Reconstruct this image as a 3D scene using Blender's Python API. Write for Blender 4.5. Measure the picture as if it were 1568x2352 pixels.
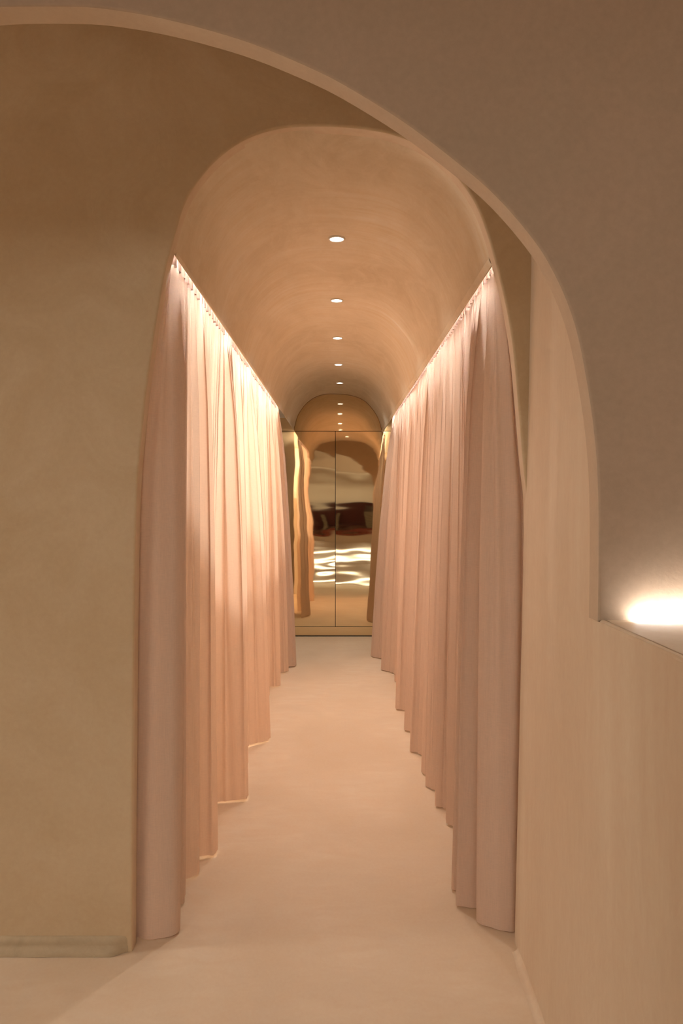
import bpy, bmesh, math, random
from mathutils import Vector, noise

random.seed(7)
for o in list(bpy.data.objects):
    bpy.data.objects.remove(o)
S = bpy.context.scene
C = S.collection

# ------------------------------------------------------------------ camera
F, VX, VY, EYE = 1800.0, 786.0, 1160.0, 1.40
cd = bpy.data.cameras.new('camera')
cam = bpy.data.objects.new('camera', cd)
C.objects.link(cam)
cam.location = (0, 0, EYE)
cam.rotation_euler = (math.pi / 2, 0, 0)
cd.sensor_fit = 'VERTICAL'
cd.sensor_height = 36.0
cd.lens = 36.0 * F / 2352.0
cd.shift_x = (784 - VX) / 2352.0
cd.shift_y = (VY - 1176) / 2352.0
cd.clip_start = 0.02
S.camera = cam

# ------------------------------------------------------------------ world, exposure, light levels
w = bpy.data.worlds.new('world')
S.world = w
w.use_nodes = True
w.node_tree.nodes['Background'].inputs[0].default_value = (1, .86, .7, 1)
w.node_tree.nodes['Background'].inputs[1].default_value = 0.0
S.view_settings.view_transform = 'Standard'
S.view_settings.look = 'None'
S.view_settings.gamma = 1.0
S.view_settings.use_curve_mapping = False
S.view_settings.exposure = 0.23

WARM = (1.0, .80, .58)
NEUT = (1.0, .95, .85)
L_DOWN = 32.0       # recessed lights of the vault
L_COVE = 440.0       # light strips above the curtains
L_LEDGE = 34.0      # light strip at the back of the ledge
L_ROOM = 3.4        # added fill panels of the front room
L_PASS = 18.0        # passage behind the big arch
L_STEP = 4.0       # strips in the counter
L_FIT = 155.0        # wall lamps in the fitting rooms

# ------------------------------------------------------------------ helpers
def tag(o, label=None, cat=None, group=None, kind=None):
    if label: o['label'] = label
    if cat: o['category'] = cat
    if group: o['group'] = group
    if kind: o['kind'] = kind
    return o

def empty(name, loc=(0, 0, 0), rz=0):
    o = bpy.data.objects.new(name, None)
    C.objects.link(o)
    o.location = loc
    o.rotation_euler = (0, 0, rz)
    o.empty_display_size = .1
    return o

def obj(name, verts, faces, mat, parent=None, smooth=False, kind=None):
    me = bpy.data.meshes.new(name)
    me.from_pydata([tuple(v) for v in verts], [], faces)
    me.validate()
    me.materials.append(mat)
    if smooth:
        me.polygons.foreach_set('use_smooth', [True] * len(me.polygons))
    o = bpy.data.objects.new(name, me)
    C.objects.link(o)
    if parent: o.parent = parent
    if kind: o['kind'] = kind
    return o

class MB:
    def __init__(s): s.v, s.f = [], []
    def box(s, x0, x1, y0, y1, z0, z1):
        n = len(s.v)
        s.v += [(x, y, z) for z in (z0, z1) for y in (y0, y1) for x in (x0, x1)]
        s.f += [tuple(n + i for i in q) for q in
                ((0, 2, 3, 1), (4, 5, 7, 6), (0, 1, 5, 4), (2, 6, 7, 3), (0, 4, 6, 2), (1, 3, 7, 5))]
        return s
    def grid(s, fn, nu, nv, flip=False):
        n = len(s.v)
        for j in range(nv + 1):
            for i in range(nu + 1):
                s.v.append(fn(i / nu, j / nv))
        for j in range(nv):
            for i in range(nu):
                a = n + j * (nu + 1) + i
                q = (a, a + 1, a + nu + 2, a + nu + 1)
                s.f.append(q[::-1] if flip else q)
        return s
    def lathe(s, cx, cy, prof, seg=32):
        n = len(s.v)
        for r, z in prof:
            for k in range(seg):
                a = 2 * math.pi * k / seg
                s.v.append((cx + r * math.cos(a), cy + r * math.sin(a), z))
        for j in range(len(prof) - 1):
            for k in range(seg):
                k2 = (k + 1) % seg
                s.f.append((n + j * seg + k, n + j * seg + k2, n + (j + 1) * seg + k2, n + (j + 1) * seg + k))
        return s
    def build(s, name, mat, parent=None, smooth=False, kind=None):
        return obj(name, s.v, s.f, mat, parent, smooth, kind)

def crom(pts, n):
    """Catmull-Rom through 2-D points, n samples per segment."""
    out = []
    P = [Vector(p) for p in pts]
    P = [2 * P[0] - P[1]] + P + [2 * P[-1] - P[-2]]
    for i in range(1, len(P) - 2):
        for k in range(n):
            t = k / n
            a, b, c, d = P[i - 1], P[i], P[i + 1], P[i + 2]
            out.append(.5 * ((2 * b) + (c - a) * t + (2 * a - 5 * b + 4 * c - d) * t * t + (3 * b - a - 3 * c + d) * t ** 3))
    out.append(P[-2])
    return out

def smooth_poly(pts, it):
    P = [Vector(p) for p in pts]
    for _ in range(it):
        P = [P[0]] + [(P[i - 1] + 2 * P[i] + P[i + 1]) / 4 for i in range(1, len(P) - 1)] + [P[-1]]
    return P

def interp(x, tab):
    if x <= tab[0][0]: return tab[0][1]
    for (a, b), (c, d) in zip(tab, tab[1:]):
        if x <= c: return b + (d - b) * (x - a) / (c - a)
    return tab[-1][1]

def sstep(a, b, x):
    t = max(0.0, min(1.0, (x - a) / (b - a)))
    return t * t * (3 - 2 * t)

# ------------------------------------------------------------------ materials
def new_mat(name):
    m = bpy.data.materials.new(name)
    m.use_nodes = True
    nt = m.node_tree
    nt.nodes.clear()
    out = nt.nodes.new('ShaderNodeOutputMaterial')
    return m, nt, out

def srgb(r, g, b):
    f = lambda c: ((c / 255 + .055) / 1.055) ** 2.4 if c > 10 else c / 255 / 12.92
    return (f(r), f(g), f(b), 1)

def plaster(name, ca, cb, cc, rough=.55, bump=.25, streak=(1, 1, 1), spec=.3, fleck=.12, stroke=None, samt=.2):
    m, nt, out = new_mat(name)
    N, L = nt.nodes, nt.links
    bs = N.new('ShaderNodeBsdfPrincipled')
    tc = N.new('ShaderNodeTexCoord')
    mp = N.new('ShaderNodeMapping')
    mp.inputs['Scale'].default_value = streak
    L.new(tc.outputs['Object'], mp.inputs[0])
    n1 = N.new('ShaderNodeTexNoise'); n1.inputs['Scale'].default_value = 1.1; n1.inputs['Detail'].default_value = 5
    n1.inputs['Distortion'].default_value = .6
    n2 = N.new('ShaderNodeTexNoise'); n2.inputs['Scale'].default_value = 4.2; n2.inputs['Detail'].default_value = 8
    n2.inputs['Roughness'].default_value = .68; n2.inputs['Distortion'].default_value = 1.1
    n3 = N.new('ShaderNodeTexNoise'); n3.inputs['Scale'].default_value = 60; n3.inputs['Detail'].default_value = 6
    n3.inputs['Roughness'].default_value = .7
    for n in (n1, n2, n3): L.new(mp.outputs[0], n.inputs['Vector'])
    r1 = N.new('ShaderNodeValToRGB')
    r1.color_ramp.elements[0].position = .35; r1.color_ramp.elements[0].color = ca
    r1.color_ramp.elements[1].position = .68; r1.color_ramp.elements[1].color = cb
    L.new(n1.outputs['Fac'], r1.inputs[0])
    r2 = N.new('ShaderNodeValToRGB')
    r2.color_ramp.elements[0].position = .42; r2.color_ramp.elements[0].color = (0, 0, 0, 1)
    r2.color_ramp.elements[1].position = .72; r2.color_ramp.elements[1].color = (1, 1, 1, 1)
    L.new(n2.outputs['Fac'], r2.inputs[0])
    mx = N.new('ShaderNodeMixRGB'); mx.inputs[2].default_value = cc
    sc = N.new('ShaderNodeMath'); sc.operation = 'MULTIPLY'; sc.inputs[1].default_value = .55
    L.new(r2.outputs[0], sc.inputs[0]); L.new(sc.outputs[0], mx.inputs[0]); L.new(r1.outputs[0], mx.inputs[1])
    hv = N.new('ShaderNodeMixRGB'); hv.blend_type = 'OVERLAY'; hv.inputs[0].default_value = fleck
    L.new(mx.outputs[0], hv.inputs[1]); L.new(n3.outputs['Fac'], hv.inputs[2])
    last = hv
    if stroke:
        m2 = N.new('ShaderNodeMapping'); m2.inputs['Scale'].default_value = stroke
        L.new(tc.outputs['Object'], m2.inputs[0])
        n4 = N.new('ShaderNodeTexNoise'); n4.inputs['Scale'].default_value = 1; n4.inputs['Detail'].default_value = 4
        n4.inputs['Distortion'].default_value = .8
        L.new(m2.outputs[0], n4.inputs['Vector'])
        # strokes show in patches, the way a trowel leaves them
        pm = N.new('ShaderNodeMath'); pm.operation = 'MULTIPLY'; pm.inputs[1].default_value = samt
        rp = N.new('ShaderNodeMapRange'); rp.inputs[1].default_value = .38; rp.inputs[2].default_value = .68
        L.new(n1.outputs['Fac'], rp.inputs[0]); L.new(rp.outputs[0], pm.inputs[0])
        sv = N.new('ShaderNodeMixRGB'); sv.blend_type = 'OVERLAY'
        L.new(pm.outputs[0], sv.inputs[0]); L.new(hv.outputs[0], sv.inputs[1]); L.new(n4.outputs['Fac'], sv.inputs[2])
        last = sv
    L.new(last.outputs[0], bs.inputs['Base Color'])
    rr = N.new('ShaderNodeMapRange'); rr.inputs[3].default_value = rough - .08; rr.inputs[4].default_value = rough + .1
    L.new(n2.outputs['Fac'], rr.inputs[0]); L.new(rr.outputs[0], bs.inputs['Roughness'])
    bs.inputs['Specular IOR Level'].default_value = spec
    ad = N.new('ShaderNodeMath'); ad.operation = 'MULTIPLY_ADD'; ad.inputs[1].default_value = .12
    L.new(n3.outputs['Fac'], ad.inputs[0]); L.new(n2.outputs['Fac'], ad.inputs[2])
    bp = N.new('ShaderNodeBump'); bp.inputs['Strength'].default_value = bump; bp.inputs['Distance'].default_value = .012
    L.new(ad.outputs[0], bp.inputs['Height']); L.new(bp.outputs[0], bs.inputs['Normal'])
    L.new(bs.outputs[0], out.inputs[0])
    return m

M = {}
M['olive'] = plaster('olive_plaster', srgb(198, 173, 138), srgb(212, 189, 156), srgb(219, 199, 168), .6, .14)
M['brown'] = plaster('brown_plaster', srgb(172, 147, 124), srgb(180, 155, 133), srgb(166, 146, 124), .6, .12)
M['pink'] = plaster('pink_plaster', srgb(211, 187, 160), srgb(220, 198, 171), srgb(225, 205, 180), .5, .2, (1, 1, .45), stroke=(16, 16, 2.0), samt=.25)
M['vault'] = plaster('vault_plaster', srgb(214, 197, 170), srgb(234, 219, 195), srgb(240, 227, 207), .6, .12, (1.5, .9, 1.3), .15, stroke=(2.2, 26, 2.2), samt=.5)
M['floor'] = plaster('floor_plaster', srgb(217, 193, 165), srgb(228, 206, 180), srgb(220, 200, 178), .55, .1, (1.4, 1.1, 1), .3, stroke=(6, 16, 1), samt=.22)
M['ceiling'] = plaster('ceiling_plaster', srgb(196, 168, 138), srgb(204, 176, 146), srgb(198, 172, 142))
M['soffit'] = plaster('shaded_soffit_plaster', srgb(194, 169, 143), srgb(203, 179, 153), srgb(208, 186, 160), .55, .15)  # pink wall plaster, toned down to carry the shade of the soffit
M['grey'] = plaster('skirting_plaster', srgb(176, 156, 128), srgb(196, 176, 146), srgb(160, 144, 118), .6, .3)
M['white'] = plaster('white_plaster', srgb(232, 218, 200), srgb(238, 226, 210), srgb(235, 222, 205))

def fabric(name, col, trans=.45):
    m, nt, out = new_mat(name)
    N, L = nt.nodes, nt.links
    tc = N.new('ShaderNodeTexCoord')
    n0 = N.new('ShaderNodeTexNoise'); n0.inputs['Scale'].default_value = 1
    mp = N.new('ShaderNodeMapping'); mp.inputs['Scale'].default_value = (60, 60, 700)
    mq = N.new('ShaderNodeMapping'); mq.inputs['Scale'].default_value = (600, 600, 14)
    n1 = N.new('ShaderNodeTexNoise'); n1.inputs['Scale'].default_value = 1
    L.new(tc.outputs['Object'], mp.inputs[0]); L.new(tc.outputs['Object'], mq.inputs[0])
    L.new(mp.outputs[0], n0.inputs['Vector']); L.new(mq.outputs[0], n1.inputs['Vector'])
    ad = N.new('ShaderNodeMath'); ad.operation = 'ADD'
    L.new(n0.outputs['Fac'], ad.inputs[0]); L.new(n1.outputs['Fac'], ad.inputs[1])
    rm = N.new('ShaderNodeMapRange'); rm.inputs[1].default_value = .6; rm.inputs[2].default_value = 1.4
    rm.inputs[3].default_value = .92; rm.inputs[4].default_value = 1.06
    L.new(ad.outputs[0], rm.inputs[0])
    mc = N.new('ShaderNodeMixRGB'); mc.blend_type = 'MULTIPLY'; mc.inputs[0].default_value = 1
    mc.inputs[1].default_value = col
    L.new(rm.outputs[0], mc.inputs[2])
    df = N.new('ShaderNodeBsdfDiffuse'); tr = N.new('ShaderNodeBsdfTranslucent')
    L.new(mc.outputs[0], df.inputs[0]); L.new(mc.outputs[0], tr.inputs[0])
    bp = N.new('ShaderNodeBump'); bp.inputs['Strength'].default_value = .25; bp.inputs['Distance'].default_value = .001
    L.new(ad.outputs[0], bp.inputs['Height']); L.new(bp.outputs[0], df.inputs['Normal'])
    mx = N.new('ShaderNodeMixShader'); mx.inputs[0].default_value = trans
    L.new(df.outputs[0], mx.inputs[1]); L.new(tr.outputs[0], mx.inputs[2])
    L.new(mx.outputs[0], out.inputs[0])
    return m
M['linen'] = fabric('pink_linen', srgb(235, 209, 190), .28)
M['tape'] = fabric('header_tape', srgb(160, 132, 120), .15)

def emit(name, col, st):
    m, nt, out = new_mat(name)
    e = nt.nodes.new('ShaderNodeEmission')
    e.inputs[0].default_value = (*col, 1)
    e.inputs[1].default_value = st
    nt.links.new(e.outputs[0], out.inputs[0])
    return m

def principled(name, col, rough=.5, metal=0, spec=.5, noise_amt=.1, scale=20):
    m, nt, out = new_mat(name)
    N, L = nt.nodes, nt.links
    b = N.new('ShaderNodeBsdfPrincipled')
    tc = N.new('ShaderNodeTexCoord'); n = N.new('ShaderNodeTexNoise'); n.inputs['Scale'].default_value = scale
    L.new(tc.outputs['Object'], n.inputs['Vector'])
    mx = N.new('ShaderNodeMixRGB'); mx.blend_type = 'OVERLAY'; mx.inputs[0].default_value = noise_amt
    mx.inputs[1].default_value = col
    L.new(n.outputs['Fac'], mx.inputs[2]); L.new(mx.outputs[0], b.inputs['Base Color'])
    b.inputs['Roughness'].default_value = rough
    b.inputs['Metallic'].default_value = metal
    b.inputs['Specular IOR Level'].default_value = spec
    L.new(b.outputs[0], out.inputs[0])
    return m
M['gold'] = principled('polished_brass', srgb(228, 208, 170), .03, 1.0, .5, .02, 3)
M['gap_strip'] = principled('gap_strip', srgb(150, 118, 70), .3, 1.0)
M['dark'] = principled('dark_gap', srgb(40, 32, 26), .8)
M['maroon'] = principled('maroon_velvet', srgb(70, 30, 22), .7, 0, .2, .3, 8)
M['red'] = principled('red_cushion', srgb(120, 48, 28), .8, 0, .2, .3, 8)
M['wicker'] = principled('wicker', srgb(120, 104, 80), .7, 0, .3, .6, 90)
M['metal'] = principled('white_metal', srgb(225, 215, 200), .4, 0, .5, .05)
M['track'] = principled('track_metal', srgb(215, 200, 185), .4, 0, .5, .05)

# ------------------------------------------------------------------ traced profiles
DB, DB2 = 1.620, 1.686          # wall with the big arch: front, back
DA, DA2 = 2.454, 2.515          # wall with the corridor arch: front, back
DM = 8.36                        # mirrored end of the corridor
def pxz(px, py, d): return ((px - VX) * d / F, EYE + (VY - py) * d / F)

A_left = [(303, 2150), (304, 1900), (306, 1663), (307, 1529), (309, 1368), (311, 1234), (314, 1147), (318, 1070), (326, 994), (333, 917),
          (344, 841), (356, 754), (368, 682), (378, 626), (392, 573), (404, 530), (417, 485), (434, 446), (459, 409),
          (487, 376), (520, 347), (558, 322), (605, 303), (665, 291), (725, 289), (784, 291), (830, 295), (880, 303), (925, 316),
          (965, 333), (1005, 360), (1045, 400), (1080, 446), (1103, 492), (1120, 540), (1132, 582), (1144, 628), (1159, 688),
          (1172, 757), (1181, 826), (1188, 909), (1195, 992), (1203, 1089), (1211, 1158)]
profA = [pxz(x, y, DA) for x, y in A_left]
profA = [(profA[0][0], 0.0)] + profA + [(.5765, 1.1), (.571, .9), (.562, .5), (.5505, 0.0)]
profA = smooth_poly(crom(profA, 4), 3)

B_right = [(100, 13), (200, 14), (280, 24), (350, 36), (420, 52), (480, 68), (560, 92), (640, 123), (720, 158), (784, 190),
           (880, 248), (943, 290), (1007, 338), (1071, 389), (1119, 430), (1167, 479), (1214, 535), (1246, 579), (1270, 622),
           (1293, 669), (1316, 730), (1332, 790), (1345, 860), (1360, 951), (1370, 1048), (1374, 1130), (1375, 1200), (1375, 1300), (1373, 1428)]
pr = [pxz(x, y, DB) for x, y in B_right]
cx = pr[0][0]
pl = [(2 * cx - x, z) for x, z in pr[1:]][::-1]
profB = smooth_poly(crom(pl + pr, 4), 3)
LEDGE_Z = pr[-1][1]
profB = [Vector((profB[0][0] - .004, 0)), Vector((profB[0][0] - .004, LEDGE_Z - .01))] + profB + [Vector((.545, LEDGE_Z - .004)), Vector((.55, 0))]

def arch_wall(name, prof, x0, x1, ztop, y0, y1, mat, bev, soffit):
    """wall between two planes with an opening that stands on the floor"""
    outer = [(x0, 0)] + [tuple(p) for p in prof] + [(x1, 0), (x1, ztop), (x0, ztop)]
    n = len(outer)
    v = [(x, y0, z) for x, z in outer] + [(x, y1, z) for x, z in outer]
    f = [tuple(range(n)), tuple(range(2 * n - 1, n - 1, -1))]
    f += [((i + 1) % n, i, n + i, n + (i + 1) % n) for i in range(n)]
    o = obj(name, v, f, mat, kind='structure')
    bm = bmesh.new(); bm.from_mesh(o.data)
    bmesh.ops.recalc_face_normals(bm, faces=bm.faces)
    npf = len(prof)
    bm.verts.ensure_lookup_table()
    es = []
    for off in (0, n):
        for i in range(1, npf):
            a, b = bm.verts[off + i], bm.verts[off + i + 1]
            e = bm.edges.get((a, b))
            if e: es.append(e)
    bmesh.ops.bevel(bm, geom=es, offset=bev, segments=4, affect='EDGES', profile=.5)
    bmesh.ops.triangulate(bm, faces=[f for f in bm.faces if len(f.verts) > 8])
    for f_ in bm.faces:
        f_.smooth = True
    bm.normal_update()
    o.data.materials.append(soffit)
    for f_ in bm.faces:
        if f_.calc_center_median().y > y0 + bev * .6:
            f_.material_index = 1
    bm.to_mesh(o.data); bm.free()
    # keep the flat faces flat while the rounded edge and soffit stay smooth
    o.data.set_sharp_from_angle(angle=math.radians(28))
    return o

# ------------------------------------------------------------------ setting
MB().grid(lambda u, v: (-4 + 7 * u, -3 + 11.5 * v, 0), 14, 22).build('floor', M['floor'], kind='structure')
MB().box(-4, 3, -3, DA2, 3.0, 3.1).build('ceiling', M['ceiling'], kind='structure')

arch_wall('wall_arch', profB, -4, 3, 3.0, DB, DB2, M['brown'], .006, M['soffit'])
arch_wall('wall_corridor', profA, -4, 1.2, 3.0, DA, DA2, M['olive'], .009, M['pink'])

def side_x(y, z):
    if y < DB: return .5300 + .0056 * min(1, (DB - y) / .4)
    t = (y - DB) / (DA2 - DB)
    xb = interp(z, [(0, .5505), (.5, .562), (.93, .571), (1.4, .579), (2.14, .596), (3, .60)])
    return .530 + (xb - .530) * t
mb = MB()
mb.grid(lambda u, v: (side_x(-1.2 + (DA2 - .02 + 1.2) * u, LEDGE_Z * v), -1.2 + (DA2 - .02 + 1.2) * u, LEDGE_Z * v), 60, 16)
mb.grid(lambda u, v: (side_x(1.678 + (DA2 - .02 - 1.678) * u, LEDGE_Z - .01 + (3.01 - LEDGE_Z) * v), 1.678 + (DA2 - .02 - 1.678) * u, LEDGE_Z - .01 + (3.01 - LEDGE_Z) * v), 16, 30)
# rounded lip and top of the ledge
LIP = .010
def lip(u, v):
    y = -1.2 + (DB + 1.2) * u
    a = v * math.pi / 2
    wob = .0022 * noise.noise(Vector((y * 22, v, 3.1))) + .0012 * noise.noise(Vector((y * 60, v, 8)))
    return (side_x(y, LEDGE_Z) + LIP - LIP * math.cos(a) + wob, y, LEDGE_Z - LIP + LIP * math.sin(a) + LIP * .4 + wob * (1 - v))
o = mb.build('wall_right', M['pink'], smooth=True, kind='structure')
mb = MB().grid(lip, 420, 5)
def ledge_top(u, v):
    y = -1.2 + (1.585 + 1.2) * u
    x0 = .540
    x = x0 + (3 - x0) * v ** 2
    return (x, y, LEDGE_Z + .0044 + .0012 * noise.noise(Vector((x * 7, y * 7, 1))) * min(1, v * 6))
mb.grid(ledge_top, 90, 40)
mb.box(.545, .598, 1.585, DB, LEDGE_Z - .03, LEDGE_Z + .0035)
mb.box(.536, 3, -1.21, -1.2, 0, LEDGE_Z + .004)
mb.box(.598, 3, 1.581, 1.586, LEDGE_Z - .06, LEDGE_Z + .003)
mb.build('trim_1', M['pink'], smooth=False, kind='structure')

# outer shell of the front room and the passage
MB().box(-4.1, -4, -3, DA2, 0, 3.1).build('wall_left', M['brown'], kind='structure')
MB().box(3, 3.1, -3, DA2, 0, 3.1).build('wall_far_right', M['brown'], kind='structure')
MB().box(-4.1, 3.1, -3.1, -3, 0, 3.1).build('wall_back', M['white'], kind='structure')

# coved skirting at the foot of the corridor wall
def skirt(u, v):
    x = -4 + (4 - .668) * u
    prof = [(.030, 0.001), (.026, .012), (.014, .022), (.012, .040), (.006, .050), (0, .052)]
    k = v * 5; i = min(4, int(k)); t = k - i
    a, b = prof[i], prof[i + 1]
    d = a[0] + (b[0] - a[0]) * t; z = a[1] + (b[1] - a[1]) * t
    e = 1 - sstep(.985, 1, u)
    return (x, DA + .001 - (d + .0035 * noise.noise(Vector((x * 9, v * 2, 0)))) * e, z)
MB().grid(skirt, 200, 10).build('baseboard_left', M['grey'], smooth=True, kind='structure')
def skirt2(u, v):
    y = .9 + (DA - .9) * u
    a = v * math.pi / 2
    r = .022 + .006 * noise.noise(Vector((y * 8, 0, 4)))
    return (side_x(y, 0) + .001 - r * (1 - math.sin(a)), y, .001 + r * (1 - math.cos(a)))
MB().grid(skirt2, 120, 6).build('baseboard_right', M['pink'], smooth=True, kind='structure')

# ------------------------------------------------------------------ vault
upper = [p for p in profA if p[1] > 2.16]
crown_i = max(range(len(upper)), key=lambda i: upper[i][1])
def vault_pts(y):
    t = (y - DA2) / (7.12 - DA2)
    xl = -.535 + .014 * t; xr = .479 - .046 * min(t, 1.1)
    # clip the arch profile to the springing, then fit it between the two edges
    P = [p for p in upper if p[1] > (2.203 if p[0] < 0 else 2.171)]
    a, b = P[0][0], P[-1][0]
    out = []
    for p in P:
        k = (p[0] - a) / (b - a)
        out.append((xl + (xr - xl) * k, p[1]))
    out[0] = (xl, 2.203); out[-1] = (xr, 2.171)
    return out
NV = 40
ys = [DA + .03 + (DM - DA - .03) * i / NV for i in range(NV + 1)]
v, f = [], []
for y in ys:
    P = vault_pts(y)
    K = len(P)
    for i, (x, z) in enumerate(P):
        s = .0006 * noise.noise(Vector((x * 3, y * 1.3, z * 3)))
        v.append((x * (1 + s), y, z + s))
for j in range(NV):
    for i in range(K - 1):
        a = j * K + i
        f.append((a, a + K, a + K + 1, a + 1))
o = obj('ceiling_vault', v, f, M['vault'], smooth=True, kind='structure')
# plaster lip along each springing of the vault: a narrow underside and an outer face
for side, nm in ((-1, 'trim_2'), (1, 'trim_3')):
    mb = MB()
    def edge(u, v_, side=side):
        y = DA2 + (DM - DA2) * u
        P = vault_pts(y)
        x, z = P[0] if side < 0 else P[-1]
        inn = .020
        q = [(x - side * inn * (.55 if side > 0 else .25), z + (.02 if side > 0 else .008)), (x, z - .001), (x + side * .006, z + .002),
             (x + side * .006, z + .018), (x + side * .0145, z + .0215), (x + side * .0145, z + .024), (x + side * .007, z + .027), (x + side * .008, z + .13)]  # outer flange added to keep the cove light off the floor
        k = v_ * 7; i = min(6, int(k)); t = k - i
        return (q[i][0] + (q[i + 1][0] - q[i][0]) * t, y, q[i][1] + (q[i + 1][1] - q[i][1]) * t)
    mb.grid(edge, 40, 7)
    mb.build(nm, M['vault'], kind='structure')
# slabs over the curtain recesses and the fitting rooms
MB().box(-2.0, -.50, DA2, DM + .1, 2.33, 2.40).build('ceiling_left', M['white'], kind='structure')
MB().box(.43, 2.0, DA2, DM + .1, 2.33, 2.40).build('ceiling_right', M['white'], kind='structure')
MB().box(-2.05, -2.0, DA2, DM + .1, 0, 2.40).build('wall_outer_left', M['white'], kind='structure')
MB().box(2.0, 2.05, DA2, DM + .1, 0, 2.40).build('wall_outer_right', M['white'], kind='structure')
MB().box(-2.1, 2.1, DM + .06, DM + .12, 0, 3.0).build('wall_end', M['dark'], kind='structure')
MB().box(-2.0, -.72, 2.98, 3.02, 0, 2.33).build('wall_partition_left', M['white'], kind='structure')
MB().box(-2.0, -.62, 6.58, 6.62, 0, 2.33).build('wall_baffle_far', M['white'], kind='structure')  # unseen baffle, placed to keep fitting lamp light off the brass doors

# ------------------------------------------------------------------ mirrored brass doors at the end
def slope(z):      # slight outward bow of the sheet metal, per metre of height
    s = interp(z, [(0, .0), (.30, .0), (.48, .020), (.60, .026), (.75, .014), (.95, .004), (1.15, 0), (1.9, 0), (2.2, .0)])
    return s
ZT = [i / 400 * 2.3 for i in range(401)]
acc = [0.0]
for a, b in zip(ZT, ZT[1:]):
    acc.append(acc[-1] + slope((a + b) / 2) * (b - a))
mid = acc[200]
def bow(z):
    k = max(0, min(399, int(z / 2.3 * 400)))
    t = z / 2.3 * 400 - k
    return (acc[k] + (acc[k + 1] - acc[k]) * t) - mid
def ripple(x, z, seed, amp):
    r = noise.noise(Vector((x * 3.2, z * 8, seed))) * .00030
    r += noise.noise(Vector((x * 4.5, z * 17, seed + 5))) * .00006
    r += noise.noise(Vector((x * 2.5, z * 2.6, seed + 9))) * .0009
    lowz = 1 - sstep(.6, 1.0, z)
    r += noise.noise(Vector((x * 4.0, z * 13, seed + 2))) * .00014 * lowz
    return r * amp
def sheet(x0, x1, z0, z1, seed, amp, tilt, nx=90, nz=420, parent=None, name='mirror_panel', usebow=True):
    xm = (x0 + x1) / 2
    def fn(u, v):
        x = x0 + (x1 - x0) * u; z = z0 + (z1 - z0) * v
        y = DM + ripple(x, z, seed, amp) + tilt * (x - xm)
        if usebow: y += bow(z)
        return (x, y, z)
    mb = MB().grid(fn, nx, nz)
    return mb.build(name, M['gold'], parent, smooth=True)
SEAM = (770 - VX) * DM / F
d1 = empty('door_1', (0, 0, 0)); d1['kind'] = 'structure'
sheet(-.70, SEAM - .003, .105, 2.186, 1.0, 1.25, .001, parent=d1)
d2 = empty('door_2', (0, 0, 0)); d2['kind'] = 'structure'
sheet(SEAM + .003, .70, .105, 2.186, 14.0, .9, -.014, parent=d2)
o = sheet(-.70, .70, .006, .100, 30.0, .3, 0, 60, 12, name='baseboard_end', usebow=False); o['kind'] = 'structure'
o = sheet(-.70, .60, 2.191, 2.62, 44.0, .5, 0, 60, 60, name='trim_4', usebow=False); o['kind'] = 'structure'
mb = MB(); mb.box(-.72, .72, DM + .02, DM + .05, 0, 2.7)
mb.build('wall_end_backing', M['dark'], kind='structure')
MB().box(-.72, .72, DM - .012, DM + .01, .0005, .008).build('trim_5', M['dark'], kind='structure')
# thin brownish strip drawn for the shadow gap where the vault meets the mirrored lunette
P = vault_pts(DM)
v, f = [], []
for i, (x, z) in enumerate(P):
    cxm = (P[0][0] + P[-1][0]) / 2
    d = Vector((x - cxm, z - 2.2)); d = d / max(d.length, 1e-6)
    for (k, y) in ((-.006, DM - .010), (.004, DM - .010), (-.006, DM + .012)):
        v.append((x + d.x * k, y, z + d.y * k))
for i in range(len(P) - 1):
    a = i * 3
    f += [(a, a + 3, a + 4, a + 1), (a, a + 2, a + 5, a + 3)]
obj('trim_6', v, f, M['gap_strip'], kind='structure')

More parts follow.
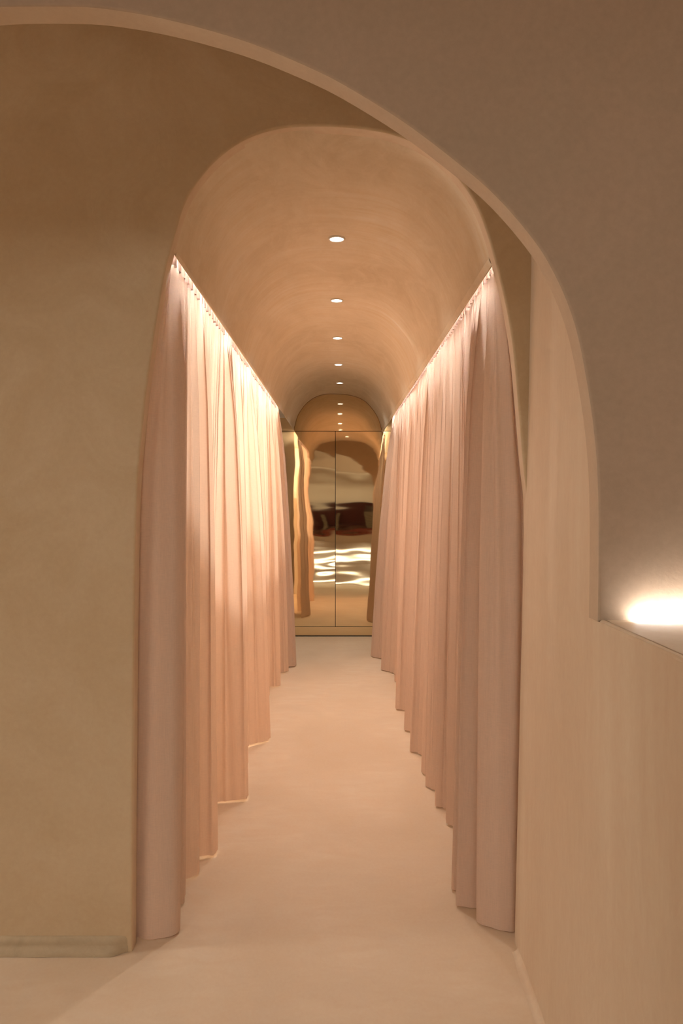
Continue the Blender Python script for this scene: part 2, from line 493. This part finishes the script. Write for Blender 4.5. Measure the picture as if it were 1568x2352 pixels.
# ------------------------------------------------------------------ curtains
def jamb(side, z):
    P = profA[:crown_a + 1] if side < 0 else profA[crown_a:][::-1]
    return interp(z, [(p[1], p[0]) for p in P])
crown_a = max(range(len(profA)), key=lambda i: profA[i][1])
def curtain(name, label, side, top, bottom, seed, group=None, lead=False, period=.062, amp=.0155, fine=.006, nz=90, zhem=.009):
    """top: (y0, y1) along the track; bottom: traced plan of the hem from near to far"""
    y0, y1 = top
    B = crom(bottom, 14)
    # parametrise the hem by arc length mixed with depth
    L = [0]
    for a, b in zip(B, B[1:]): L.append(L[-1] + (b - a).length)
    n = int((y1 - y0) / period) * 18
    n = max(n, 160)
    npl = round((y1 - y0) / period)
    zt = (2.262 if side < 0 else 2.242)
    cols = []
    for i in range(n + 1):
        u = i / n
        s = u * L[-1]
        k = 0
        # locate
        lo, hi = 0, len(L) - 1
        while hi - lo > 1:
            m_ = (lo + hi) // 2
            if L[m_] <= s: lo = m_
            else: hi = m_
        t = (s - L[lo]) / max(1e-9, L[hi] - L[lo])
        cols.append(B[lo].lerp(B[hi], t))
    # relaxed hem: the folds fade upwards into the pleats
    def boxf(A, r):
        px = [Vector((0, 0))]
        for a in A: px.append(px[-1] + a)
        o_ = []
        for q in range(len(A)):
            rr = min(r, q, len(A) - 1 - q)
            o_.append((px[q + rr + 1] - px[q - rr]) / (2 * rr + 1))
        return o_
    win = max(4, int(.14 / (y1 - y0) * n))
    avg = boxf(boxf(cols, win), win)
    phase = [2 * math.pi * (npl * i / n + .42 * noise.noise(Vector((i / n * npl * .55, seed, 0)))) for i in range(n + 1)]
    verts = []
    zs = [zhem + (zt - zhem) * (j / nz) ** 1.0 for j in range(nz + 1)]
    for z in zs:
        h = (z - zhem) / (zt - zhem)               # 0 hem .. 1 top
        g = (1 - h)
        wf = interp(g, [(0, 0), (.06, .15), (.2, .6), (.45, .85), (1, 1)])       # fold strength
        wp = interp(g, [(0, .8), (.08, 1.1), (.3, 1.05), (.7, .7), (1, .35)])      # pleat strength
        wd = interp(g, [(0, 0), (.3, .35), (.7, .75), (1, 1)])                     # drift to the hem line
        for i in range(n + 1):
            u = i / n
            yt = y0 + (y1 - y0) * u
            hx = track_x(side, yt)
            # big folds
            base = Vector((hx, yt)).lerp(Vector(avg[i]), wd)
            fold = (Vector(cols[i]) - Vector(avg[i])) * wf
            ph = phase[i] + .5 * g * noise.noise(Vector((u * 7, z * .7, seed)))
            am = amp * wp * (.7 + .6 * noise.noise(Vector((u * npl * .5, seed + 3, z * .8))))
            sn = math.sin(ph)
            px = am * math.tanh(1.3 * sn) * 1.1
            py = math.sin(2 * ph) * am * .45
            fx = fine * g * (1 - g * .55) * noise.noise(Vector((u * npl * 1.6, seed + 8, z * .45)))
            hemv = .006 * (1 - sstep(0, .05, h)) * noise.noise(Vector((u * npl * .45, seed, 9)))
            ef = min(1, min(u, 1 - u) * npl * 1.6)
            px *= ef; py *= ef; fx *= ef
            X = base.x + fold.x + px + fx
            if lead:
                e = 1 - sstep(.02, .22, u)
                jx = jamb(side, z) * (base.y + fold.y) / DA2 * 1.012
                if side * jx > side * X: X += (jx - X) * e
            verts.append((X, base.y + fold.y + py, z + hemv * (1 - h)))
    W = n + 1
    root = empty(name, (track_x(side, y0), y0, 0))
    inv = root.location
    tag(root, label, 'curtain', group)
    hj = max(1, int(round(.05 / (zt - zhem) * nz)))          # hem band
    tj = nz - max(1, int(round(.045 / (zt - zhem) * nz)))    # header tape
    def part(nm, ja, jb, mat, push=0, th=.0012):
        vv = []
        for j in range(ja, jb + 1):
            for i in range(W):
                x, y, z = verts[j * W + i]
                vv.append((x + push * -side - inv.x, y - inv.y, z - inv.z))
        ff = []
        for j in range(jb - ja):
            for i in range(W - 1):
                a = j * W + i
                ff.append((a, a + 1, a + W + 1, a + W))
        o = obj(nm, vv, ff, mat, root, smooth=True)
        return o
    part('cloth', hj, nz, M['linen'])
    part('hem', 0, hj, M['linen'])
    # header: gathered tape with stiff tabs, one per pleat
    rnd = random.Random(seed)
    off = .020
    hz = .034
    nt_ = max(2, int((y1 - y0) / period))
    wds = [.50 + .12 * rnd.random() for _ in range(nt_ + 1)]
    tl = [rnd.uniform(-.003, .003) for _ in range(nt_ + 1)]
    def hd(u, v):
        q = u * nt_
        k = min(nt_ - 1, int(q)); t = q - k
        a = (t - .5) / (wds[k] / 2)
        bulge = max(0, 1 - abs(a) ** 4) if abs(a) < 1 else 0
        y = y0 + (y1 - y0) * u
        return (track_x(side, y) - side * (-.004 + .019 * bulge) - inv.x, y + tl[k] * v * bulge - inv.y, zt - off - hz + hz * v + tl[k] * .4 * bulge)
    MB().grid(hd, nt_ * 24, 3).build('header', M['tape'], root, smooth=True)
    return root

def track_x(side, y):
    t = (y - DA2) / (7.12 - DA2)
    return (-.576 + .013 * t) if side < 0 else (.520 - .046 * min(t, 1.1))

near_L = [(-.672, 2.60), (-.668, 2.545), (-.60, 2.515), (-.537, 2.545), (-.545, 2.60), (-.60, 2.69), (-.5525, 2.745), (-.57, 2.82), (-.60, 2.90),
          (-.542, 2.95), (-.555, 3.0), (-.60, 3.06)]
mid_L = [(-.603, 3.066), (-.56, 3.10), (-.503, 3.12), (-.52, 3.20), (-.60, 3.36), (-.62, 3.50), (-.60, 3.66), (-.53, 3.69), (-.453, 3.715), (-.47, 3.80), (-.56, 4.0), (-.55, 4.14), (-.509, 4.2), (-.53, 4.3),
         (-.57, 4.46), (-.52, 4.56), (-.436, 4.64), (-.46, 4.74), (-.59, 4.9), (-.60, 5.05)]
far_L = [(-.603, 5.056), (-.61, 5.15), (-.59, 5.28), (-.515, 5.37), (-.53, 5.45), (-.60, 5.6), (-.57, 5.68), (-.535, 5.73), (-.58, 5.85), (-.58, 5.98), (-.489, 6.04), (-.50, 6.15),
         (-.57, 6.35), (-.54, 6.48), (-.458, 6.55), (-.47, 6.62), (-.50, 6.70), (-.4025, 6.78), (-.42, 6.84), (-.50, 6.93)]
curtain('curtain', 'nearest pink linen curtain on the left, its wide leading panel beside the arch jamb', -1, (2.545, 3.04), near_L, 1.0, lead=True)
curtain('curtain', 'middle pink linen curtain on the left, glowing with light from behind', -1, (3.046, 5.02), mid_L, 4.0, amp=.022, fine=.012)
curtain('curtain', 'farthest pink linen curtain on the left, ending just short of the brass doors', -1, (5.026, 6.72), far_L, 9.0, amp=.021, fine=.012)

near_R = [(.60, 2.66), (.585, 2.60), (.540, 2.555), (.49, 2.575), (.4526, 2.61), (.47, 2.66), (.50, 2.69), (.45, 2.705), (.398, 2.725), (.415, 2.76), (.455, 2.80),
          (.43, 2.82), (.397, 2.84), (.42, 2.92), (.49, 3.05), (.50, 3.2)]
mid_R = [(.503, 3.206), (.505, 3.26), (.49, 3.36), (.455, 3.43), (.475, 3.5), (.49, 3.56), (.46, 3.60), (.434, 3.62), (.45, 3.68), (.48, 3.75), (.455, 3.82), (.4135, 3.88), (.43, 3.93),
         (.46, 3.98), (.44, 4.03), (.412, 4.07), (.43, 4.13), (.465, 4.2), (.45, 4.32), (.42, 4.40), (.380, 4.43), (.395, 4.48), (.44, 4.55), (.43, 4.6),
         (.402, 4.64), (.415, 4.69), (.44, 4.74), (.41, 4.81), (.385, 4.85), (.40, 4.9), (.45, 5.02)]
farA_R = [(.453, 5.026), (.47, 5.08), (.46, 5.2), (.42, 5.31), (.366, 5.34), (.385, 5.42), (.45, 5.55), (.46, 5.7), (.43, 5.8), (.405, 5.86), (.43, 5.95), (.46, 6.05),
          (.45, 6.14), (.415, 6.2), (.43, 6.26), (.45, 6.34), (.42, 6.5), (.334, 6.62), (.35, 6.68), (.42, 6.78), (.43, 6.95), (.36, 7.1), (.268, 7.2), (.28, 7.26), (.38, 7.42)]
curtain('curtain', 'nearest pink linen curtain on the right, with a flat leading edge against the wall', 1, (2.545, 3.15), near_R, 12.0, lead=True, period=.055)
curtain('curtain', 'middle pink linen curtain on the right, hanging in many narrow pleats', 1, (3.156, 5.0), mid_R, 15.0, period=.055, fine=.012)
curtain('curtain', 'farthest pink linen curtain on the right, flaring toward the brass doors', 1, (5.006, 7.25), farA_R, 19.0, period=.058, fine=.009)

# tracks the curtains hang from
for side, y1, lab in ((-1, 6.80, 'slim curtain track above the left curtains'), (1, 7.32, 'slim curtain track above the right curtains')):
    y0 = DA2 + .005
    xa, xb = track_x(side, y0), track_x(side, y1)
    zt = 2.262 if side < 0 else 2.242
    v = []
    for y, x in ((y0, xa), (y1, xb)):
        v += [(x - .011, y, zt + .002), (x + .011, y, zt + .002), (x + .011, y, zt + .02), (x - .011, y, zt + .02)]
    f = [(0, 1, 2, 3), (7, 6, 5, 4), (0, 4, 5, 1), (1, 5, 6, 2), (2, 6, 7, 3), (3, 7, 4, 0)]
    tag(obj('curtain_track', v, f, M['track']), lab, 'curtain track', 'tracks over the corridor curtains')

# ------------------------------------------------------------------ light strips of the coves
m_cove = emit('cove_light', (1, .955, .90), L_COVE)
for side, y1, lab in ((-1, 6.9, 'hidden light strip washing the tops of the left curtains'), (1, 7.4, 'hidden light strip washing the tops of the right curtains')):
    y0 = DA2 + .02
    v = []
    dx = .019
    for y in (y0, y1):
        x = (-.535 + .014 * (y - DA2) / (7.12 - DA2) - .0115) if side < 0 else (.479 - .046 * min(1.1, (y - DA2) / (7.12 - DA2)) + .0115)
        z = 2.320 if side < 0 else 2.300
        v += [(x - .002, y, z), (x + .002, y, z), (x + .002, y, z + .004), (x - .002, y, z + .004)]
    f = [(0, 1, 2, 3), (7, 6, 5, 4), (0, 4, 5, 1), (1, 5, 6, 2), (2, 6, 7, 3), (3, 7, 4, 0)]
    tag(obj('light_strip', v, f, m_cove), lab, 'light strip')

# ------------------------------------------------------------------ recessed lights along the crown of the vault
m_down = emit('downlight', (1, .93, .82), 14)
ZC = max(p[1] for p in profA)
spots = [(550, 773), (691, 773), (777, 775), (838, 777), (880, 780)]
names = ['nearest of the five recessed lights in the vault crown', 'second recessed light from the front in the vault crown',
         'middle one of the five recessed lights in the vault crown', 'fourth recessed light from the front in the vault crown',
         'farthest recessed light in the vault crown, nearest the brass lunette']
for i, (py, px) in enumerate(spots):
    zc = ZC - .0075
    y = (zc - EYE) * F / (VY - py)
    x = (px - VX) * y / F
    r = empty('ceiling_light', (x, y, zc))
    tag(r, 'round ' + names[i], 'ceiling light', 'recessed lights along the vault')
    MB().lathe(0, 0, [(.030, .012), (.030, -.0005), (.036, -.002), (.038, .0005), (.038, .010)], 40).build('trim_ring', M['metal'], r, smooth=True)
    MB().lathe(0, 0, [(.0001, .001), (.030, .001)], 40).build('lens', m_down, r)
    ld = bpy.data.lights.new('spot', 'SPOT')
    ld.energy = L_DOWN; ld.color = (1, .94, .85); ld.spot_size = math.radians(120); ld.spot_blend = .8; ld.shadow_soft_size = .03
    lo = bpy.data.objects.new('lamp_beam', ld); C.objects.link(lo); lo.parent = r
    lo.location = (0, 0, -.006)

# ------------------------------------------------------------------ light strip in the groove behind the ledge
v = MB().box(.600, 2.95, 1.590, 1.612, LEDGE_Z - .008, LEDGE_Z + .009)
tag(v.build('light_strip', emit('ledge_light', (1, .965, .92), L_LEDGE)), 'glowing light strip in the groove at the back of the plaster ledge', 'light strip')

# ------------------------------------------------------------------ unseen fill panels added over the front room, passage light
m_room = emit('room_fill', NEUT, L_ROOM)
for x, y, lab in ((-1.7, -.9, 'added square fill panel over the left of the front room'), (.3, -1.2, 'added square fill panel above and behind the viewer')):
    r = empty('fill_panel_light', (x, y, 3.0))
    tag(r, lab, 'ceiling light', 'added fill panels over the front room')
    MB().box(-.8, .8, -.8, .8, -.012, -.001).build('diffuser', m_room, r)
    fr = MB()
    for q in ((-.83, .83, -.83, -.8), (-.83, .83, .8, .83), (-.83, -.8, -.8, .8), (.8, .83, -.8, .8)):
        fr.box(q[0], q[1], q[2], q[3], -.02, -.001)
    fr.build('frame', M['metal'], r)
r = empty('wall_light', (-3.98, (DB2 + DA) / 2, 1.75))
tag(r, 'tall wall light at the left end of the passage', 'wall light')
MB().box(.001, .03, -.25, .25, -.45, .45).build('diffuser', emit('passage_light', NEUT, L_PASS), r)
MB().box(-.019, .001, -.27, .27, -.47, .47).build('backplate', M['metal'], r)

# ------------------------------------------------------------------ lamps in the fitting rooms behind the left curtains, plus one added by the doors
for y, lab in ((4.2, 'wall spot in the first fitting room behind the left curtains'), (5.7, 'wall spot in the second fitting room behind the left curtains'),
               (7.7, 'added dim spot brightening the recess beside the brass doors')):  # last lamp is added to brighten the gap beside the doors
    r = empty('wall_lamp', (-1.98, y, 1.75))
    tag(r, lab, 'wall lamp', 'fitting room lamps')
    MB().box(-.018, .03, -.05, .05, -.05, .05).build('housing', M['metal'], r)
    ld = bpy.data.lights.new('spot', 'SPOT')
    ld.energy = L_FIT if y < 7 else 6; ld.color = NEUT; ld.spot_size = math.radians(110); ld.spot_blend = .12; ld.shadow_soft_size = .05
    lo = bpy.data.objects.new('lamp_beam', ld); C.objects.link(lo); lo.parent = r
    lo.location = (.06, 0, 0)
    lo.rotation_euler = (0, math.radians(-110 if y < 7 else -150), 0)

# ------------------------------------------------------------------ back of the front room, seen in the brass doors
BK = -2.5
tag(MB().box(-1.9, .95, BK - .4, BK, .50, .78)
    .build('display_counter', M['brown']), 'plastered display counter at the back of the front room', 'counter')
# stepped base with lit risers
for k, (z0, z1, dep, zl) in enumerate(((.0, .15, .36, .075), (.15, .31, .22, .25), (.31, .50, .08, .38))):
    st = empty('step', (0, BK, 0))
    tag(st, ['lowest lit plinth step under the display counter', 'middle lit plinth step under the display counter', 'uppermost lit plinth step under the display counter'][k], 'step', 'lit steps under the counter')
    MB().box(-1.9, .95, -.4, dep, z0, z1).build('tread', M['brown'], st)
    MB().box(-1.88, .93, dep, dep + .006, zl - .022, zl + .022).build('light_strip', emit('step_light', NEUT, L_STEP), st)
bb = MB().box(-1.9, .95, BK - .35, BK - .04, .785, .84)
tag(bb.build('cushion', M['red']), 'dark red seat cushion on the display counter', 'cushion')
tag(MB().box(-1.9, .95, BK - .359, BK - .30, .91, 1.39).build('back_panel', M['maroon']), 'maroon upholstered panel behind the display counter', 'panel')
def basket(x, wd, lab):
    r = empty('basket', (x, BK - .16, .845))
    tag(r, lab, 'basket', 'wicker baskets on the counter')
    mb = MB()
    for k in range(7):
        mb.box(-wd / 2 - .01 * (k % 2), wd / 2 + .01 * (k % 2), -.10, .10, .02 + k * .052, .02 + k * .052 + .040)
    mb.build('weave', M['wicker'], r)
    mb = MB()
    mb.box(-wd / 2 + .01, wd / 2 - .01, -.09, .09, .001, .39)
    mb.build('lining', M['dark'], r)
basket(.50, .46, 'wide wicker basket at the right end of the display counter')
basket(-.42, .08, 'narrow wicker basket near the middle of the display counter')
MB().box(-4, 3, BK - .5, BK + .1, 2.3, 3.0).box(-4, 3, BK + .08, BK + .1, 2.26, 2.301).build('trim_7', M['brown'], kind='structure')
MB().box(-4, -1.9, BK - .5, BK, 0, 2.3).build('wall_back_left', M['white'], kind='structure')
MB().box(.95, 3, BK - .5, BK, 0, 2.3).build('wall_back_right', M['white'], kind='structure')
MB().box(-1.9, .95, BK - .5, BK - .42, 0, 2.3).build('wall_niche', M['white'], kind='structure')
tag(MB().box(-1.85, .9, BK - .38, BK - .34, 2.2985, 2.2995).build('light_strip', emit('niche_fill', NEUT, 2.5)), 'added light strip brightening the niche wall under the bulkhead', 'light strip')  # unseen strip added to brighten the niche wall
